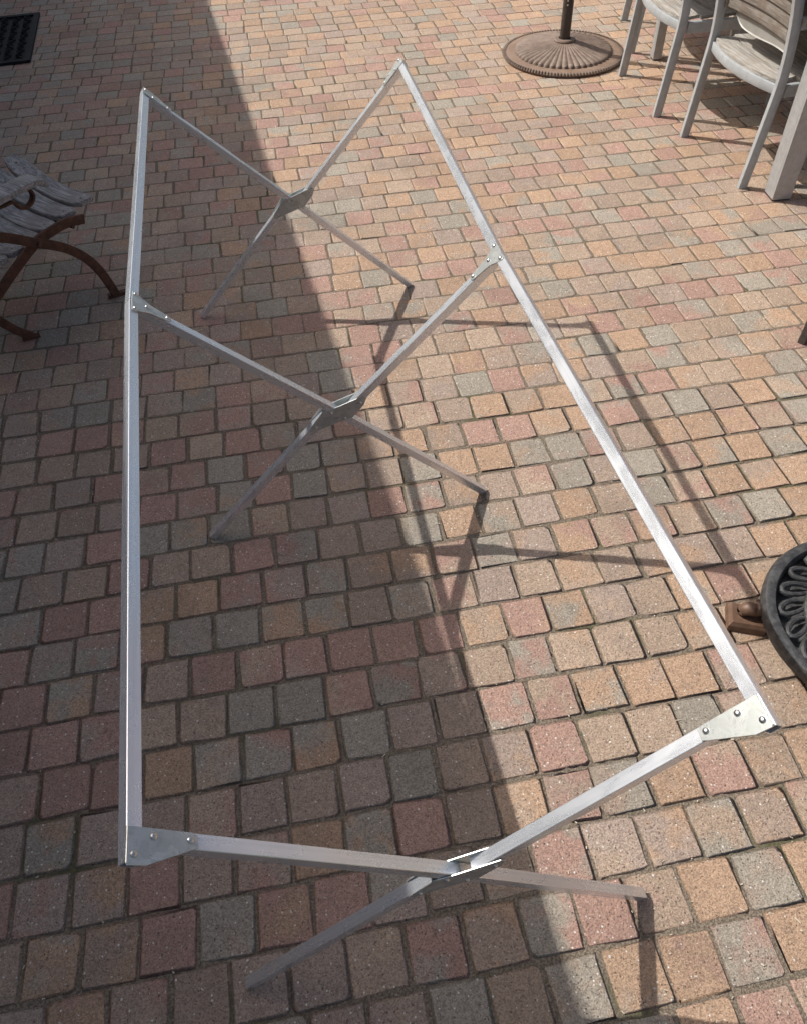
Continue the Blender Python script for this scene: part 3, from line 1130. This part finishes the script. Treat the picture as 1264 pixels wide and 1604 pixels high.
for q in range(10):
    a = 2 * math.pi * (q + 0.3) / 10
    rad = Vector((math.cos(a), math.sin(a), 0)); tg = Vector((-rad.y, rad.x, 0))
    pts = []
    for e in range(16):
        th = 2 * math.pi * e / 16
        pts.append(rad * (0.095 + 0.054 * math.cos(th)) + tg * (0.024 * math.sin(th)) + Vector((0, 0, 0.078)))
    mb = MB(); mb.tube(pts, 0.006, 8, True)
    mb.build('petal', M_IRON, ig, True)
mb = MB(); mb.lathe([(0.0, 0.086), (0.022, 0.085), (0.034, 0.078), (0.034, 0.07), (0.0, 0.068)], 24)
mb.build('hub', M_IRON, ig, True)
mb = MB(); mb.lathe([(0.0, 0.050), (GR - 0.04, 0.050), (GR - 0.03, 0.056), (GR - 0.04, 0.060), (0.0, 0.054)], 64)
mb.build('pan', M_IRON, ig, True)
for q in range(3):
    a = math.radians(165) + q * 2 * math.pi / 3
    rad = Vector((math.cos(a), math.sin(a), 0)); tg = Vector((-rad.y, rad.x, 0))
    claw = catmull([rad * (GR - 0.012) + Vector((0, 0, 0.066)), rad * (GR + 0.004) + Vector((0, 0, 0.056)), rad * (GR + 0.021) + Vector((0, 0, 0.057)), rad * (GR + 0.032) + Vector((0, 0, 0.048)), rad * (GR + 0.030) + Vector((0, 0, 0.036))], 4)
    mb = MB(); mb.tube(claw, [0.012 + 0.0055 * math.sin(math.pi * e / (len(claw) - 1)) for e in range(len(claw))], 10)
    for s in (-1, 0, 1):
        mb.tube([p + tg * (s * 0.008) + Vector((0, 0, 0.006)) for p in claw[4:]], 0.0062, 7)
    ft = mb.build('claw_foot', M_BROWN, ig, True)
    mb = MB()
    c = rad * (GR + 0.018)
    # truncated block
    vs = []
    for k, z in ((1.0, 0.0), (0.97, 0.022), (0.80, 0.032)):
        for sx, sy in ((-1, -1), (1, -1), (1, 1), (-1, 1)):
            vs.append(c + rad * (sx * 0.045 * k) + tg * (sy * 0.036 * k) + Vector((0, 0, z)))
    fs = [(3, 2, 1, 0), (8, 9, 10, 11)]
    for r_ in range(2):
        fs += [(r_ * 4 + e, r_ * 4 + (e + 1) % 4, (r_ + 1) * 4 + (e + 1) % 4, (r_ + 1) * 4 + e) for e in range(4)]
    mb.add(vs, fs)
    mb.build('block', M_BROWN, ft)

# ------------------------------------------------------------------ door mat
dm = thing('door_mat', 'black rubber openwork door mat lying by the house in the shade', 'door mat', (-2.05, 5.07, 0), math.atan2(0.85, -0.17))
# local +x along the mat's right edge, +y away from the yard
ML, MW = 0.867, 0.62
mb = MB()
z0, z1 = 0.003, 0.014
for (a_, b_, c_, d_) in ((0, ML, 0, 0.035), (0, ML, MW - 0.035, MW), (0, 0.035, 0.0353, MW - 0.0353), (ML - 0.035, ML, 0.0353, MW - 0.0353)):
    mb.box(a_, b_, c_, d_, z0, z1 + 0.003, 0.002)
mb.build('border', M_RUBBER, dm)
mb = MB(); mb.box(0.036, ML - 0.036, 0.036, MW - 0.036, 0.0025, 0.005); mb.build('backing', M_RUBBER, dm)
mb = MB()
cell = 0.066
for ix in range(12):
    for iy in range(8):
        cx = 0.035 + (ix + 0.5) * (ML - 0.07) / 12
        cy = 0.035 + (iy + 0.5) * (MW - 0.07) / 8
        s = 1 if (ix + iy) % 2 else -1
        pts = []
        for e in range(14):
            th = e / 13 * 4.6 + (0 if s > 0 else math.pi)
            r = 0.030 - 0.021 * e / 13
            pts.append((cx + r * math.cos(s * th), cy + r * math.sin(s * th), 0.011))
        mb.tube(pts, 0.0042, 5)
        mb.tube([(cx - 0.032, cy, 0.010), (cx, cy + s * 0.020, 0.0105), (cx + 0.032, cy, 0.010)], 0.0038, 5)
mb.build('scrollwork', M_RUBBER, dm, True)

# ------------------------------------------------------------------ old bench seat with iron X legs
bt = Vector((0.57, 0.8216, 0)); bn = Vector((0.8216, -0.57, 0))
FOOT = Vector((-1.05, 2.62, 0))
bench = thing('garden_bench', 'old silvered wood garden seat on rusty crossed iron legs', 'bench', FOOT, math.atan2(bt.y, bt.x))
# local: x along the plane of the crossed legs, -y towards the yard (bn)
Rb = Matrix.Rotation(-math.atan2(bt.y, bt.x), 3, 'Z')
def bl(p):
    return Rb @ (Vector(p) - FOOT)
def ray(px, py):
    return fwd + cright * ((px - IMG_W / 2) / F_PX) - cup * ((py - IMG_H / 2) / F_PX)
CO = Vector((0, 0, CAM_H))
def onplane(px, py, base, off=0.0):
    d = ray(px, py)
    return bl(CO + d * ((base + bn * off - CO).dot(bn) / d.dot(bn)))
LA = [(-95, 372), (-40, 370), (0, 371), (30, 375), (55, 380), (85, 384), (110, 391), (135, 404), (155, 422), (172, 445), (182, 461)]
LB = [(-30, 500), (0, 456), (25, 420), (55, 381), (80, 362), (103, 349), (131, 342)]
for k, cv in enumerate((LA, LB)):
    pts = catmull([onplane(x, y, FOOT, 0.006 if k == 0 else -0.008) for x, y in cv], 4)
    mb = MB(); mb.sweep(pts, (0, 1, 0), 0.012, 0.032, bev=0.2)
    l = mb.build('leg', M_RUST, bench, True)
    if k == 0:
        mb = MB(); mb.frame_box((0.002, 0.0, 0.007), (0.85, -0.53, 0), (0.53, 0.85, 0), (0, 0, 1), 0.034, 0.011, 0.007, 0.002)
        mb.build('foot_pad', M_RUST, l)
        rear = l
# the rear pair, behind the seat
for k, cv in enumerate((LA, LB)):
    pts = catmull([onplane(x, y, FOOT) + Vector((0, 0.62, 0)) for x, y in cv], 4)
    mb = MB(); mb.sweep(pts, (0, 1, 0), 0.012, 0.032, bev=0.2)
    mb.build('leg', M_RUST, bench, True)
F2 = Vector((-1.308, 2.374, 0))
pts = catmull([onplane(x, y, F2) for x, y in ((-70, 470), (-35, 483), (0, 503), (25, 517), (52, 527))], 4)
mb = MB(); mb.sweep(pts, (0, 1, 0), 0.012, 0.030, bev=0.2)
l = mb.build('leg', M_RUST, bench, True)
mb = MB(); mb.frame_box(bl(F2) + Vector((0, 0, 0.006)), (0.85, -0.53, 0), (0.53, 0.85, 0), (0, 0, 1), 0.03, 0.010, 0.006, 0.002); mb.build('foot_pad', M_RUST, l)
q0 = onplane(57, 381, FOOT)
mb = MB(); mb.tube([q0 + Vector((0, -0.020, 0)), q0 + Vector((0, 0.010, 0))], 0.008, 10); mb.build('bolt', M_RUST, bench, True)
q1 = onplane(112, 350, FOOT)
mb = MB(); mb.tube([q1 + Vector((0, -0.004, -0.012)), q1 + Vector((0, 0.62, -0.012))], 0.006, 8); mb.build('tie_rod', M_RUST, bench, True)
# slats run back from the crossed legs
ends = [(137, 315), (110, 336), (80, 357), (54, 376), (29, 395), (4, 412), (-22, 430)]
sdir = Vector((-0.80, 0.60, 0)).normalized()
for q, (px, py) in enumerate(ends):
    a = onplane(px, py, FOOT, -0.030)
    a = Rb.transposed() @ a + FOOT
    L = 0.40
    side = Vector((0, 0, 1)).cross(sdir)
    pts = []
    for e in range(13):
        f = e / 12
        p = a + sdir * (L * f) + Vector((0, 0, 0.020 * (1 - 4 * f * (1 - f)) - 0.02 + 0.055 * f * f))
        pts.append(bl(p))
    sl = Rb @ side
    # slat with rounded ends
    mb = MB()
    vs = []
    for e, p in enumerate(pts):
        f = e / 12
        k = 0.62 if e in (0, 12) else (0.94 if e in (1, 11) else 1.0)
        w = 0.0395 * k
        vs += [p + sl * (-w) + Vector((0, 0, -0.008)), p + sl * w + Vector((0, 0, -0.008)), p + sl * w + Vector((0, 0, 0.006)), p + sl * (w - 0.003) + Vector((0, 0, 0.009)), p + sl * (-w + 0.003) + Vector((0, 0, 0.009)), p + sl * (-w) + Vector((0, 0, 0.006))]
    fs = []
    for e in range(12):
        fs += [(e * 6 + r, e * 6 + (r + 1) % 6, (e + 1) * 6 + (r + 1) % 6, (e + 1) * 6 + r) for r in range(6)]
    fs += [(5, 4, 3, 2, 1, 0), tuple(12 * 6 + r for r in range(6))]
    mb.add(vs, fs)
    so = mb.build('slat', M_OLDW, bench, True)
    for e in (1, 11):
        mb = MB(); p = pts[e]
        mb.tube([p + Vector((0, 0, 0.0085)), p + Vector((0, 0, 0.0102))], 0.004, 8)
        mb.build('nail', M_POLE, so)
# arm with its iron scroll
d0 = ray(42, 283)
AP = Vector((0, 0, CAM_H)) + d0 * ((0.53 - CAM_H) / d0.z)
def armp(px, py, off=0.0):
    d = ray(px, py)
    o = Vector((0, 0, CAM_H))
    return bl(o + d * ((AP + bn * off - o).dot(bn) / d.dot(bn)))
arm = catmull([armp(-75, 345), armp(-35, 325), armp(0, 306), armp(22, 294), armp(42, 284), armp(55, 282), armp(65, 287)], 5)
mb = MB(); mb.sweep(arm, (0, 1, 0), 0.070, 0.024, bev=0.3, taper=[1.0] * (len(arm) - 4) + [0.9, 0.75, 0.55, 0.35])
mb.build('armrest', M_OLDW, bench, True)
scr = catmull([armp(-80, 400), armp(-45, 345), armp(-15, 330), armp(6, 321), armp(17, 316), armp(24, 319), armp(31, 325), armp(40, 324), armp(48, 317), armp(51, 307), armp(47, 298), armp(40, 294)], 5)
mb = MB(); mb.sweep(scr, (0, 1, 0), 0.020, 0.009, bev=0.2)
mb.build('scroll', M_RUST, bench, True)
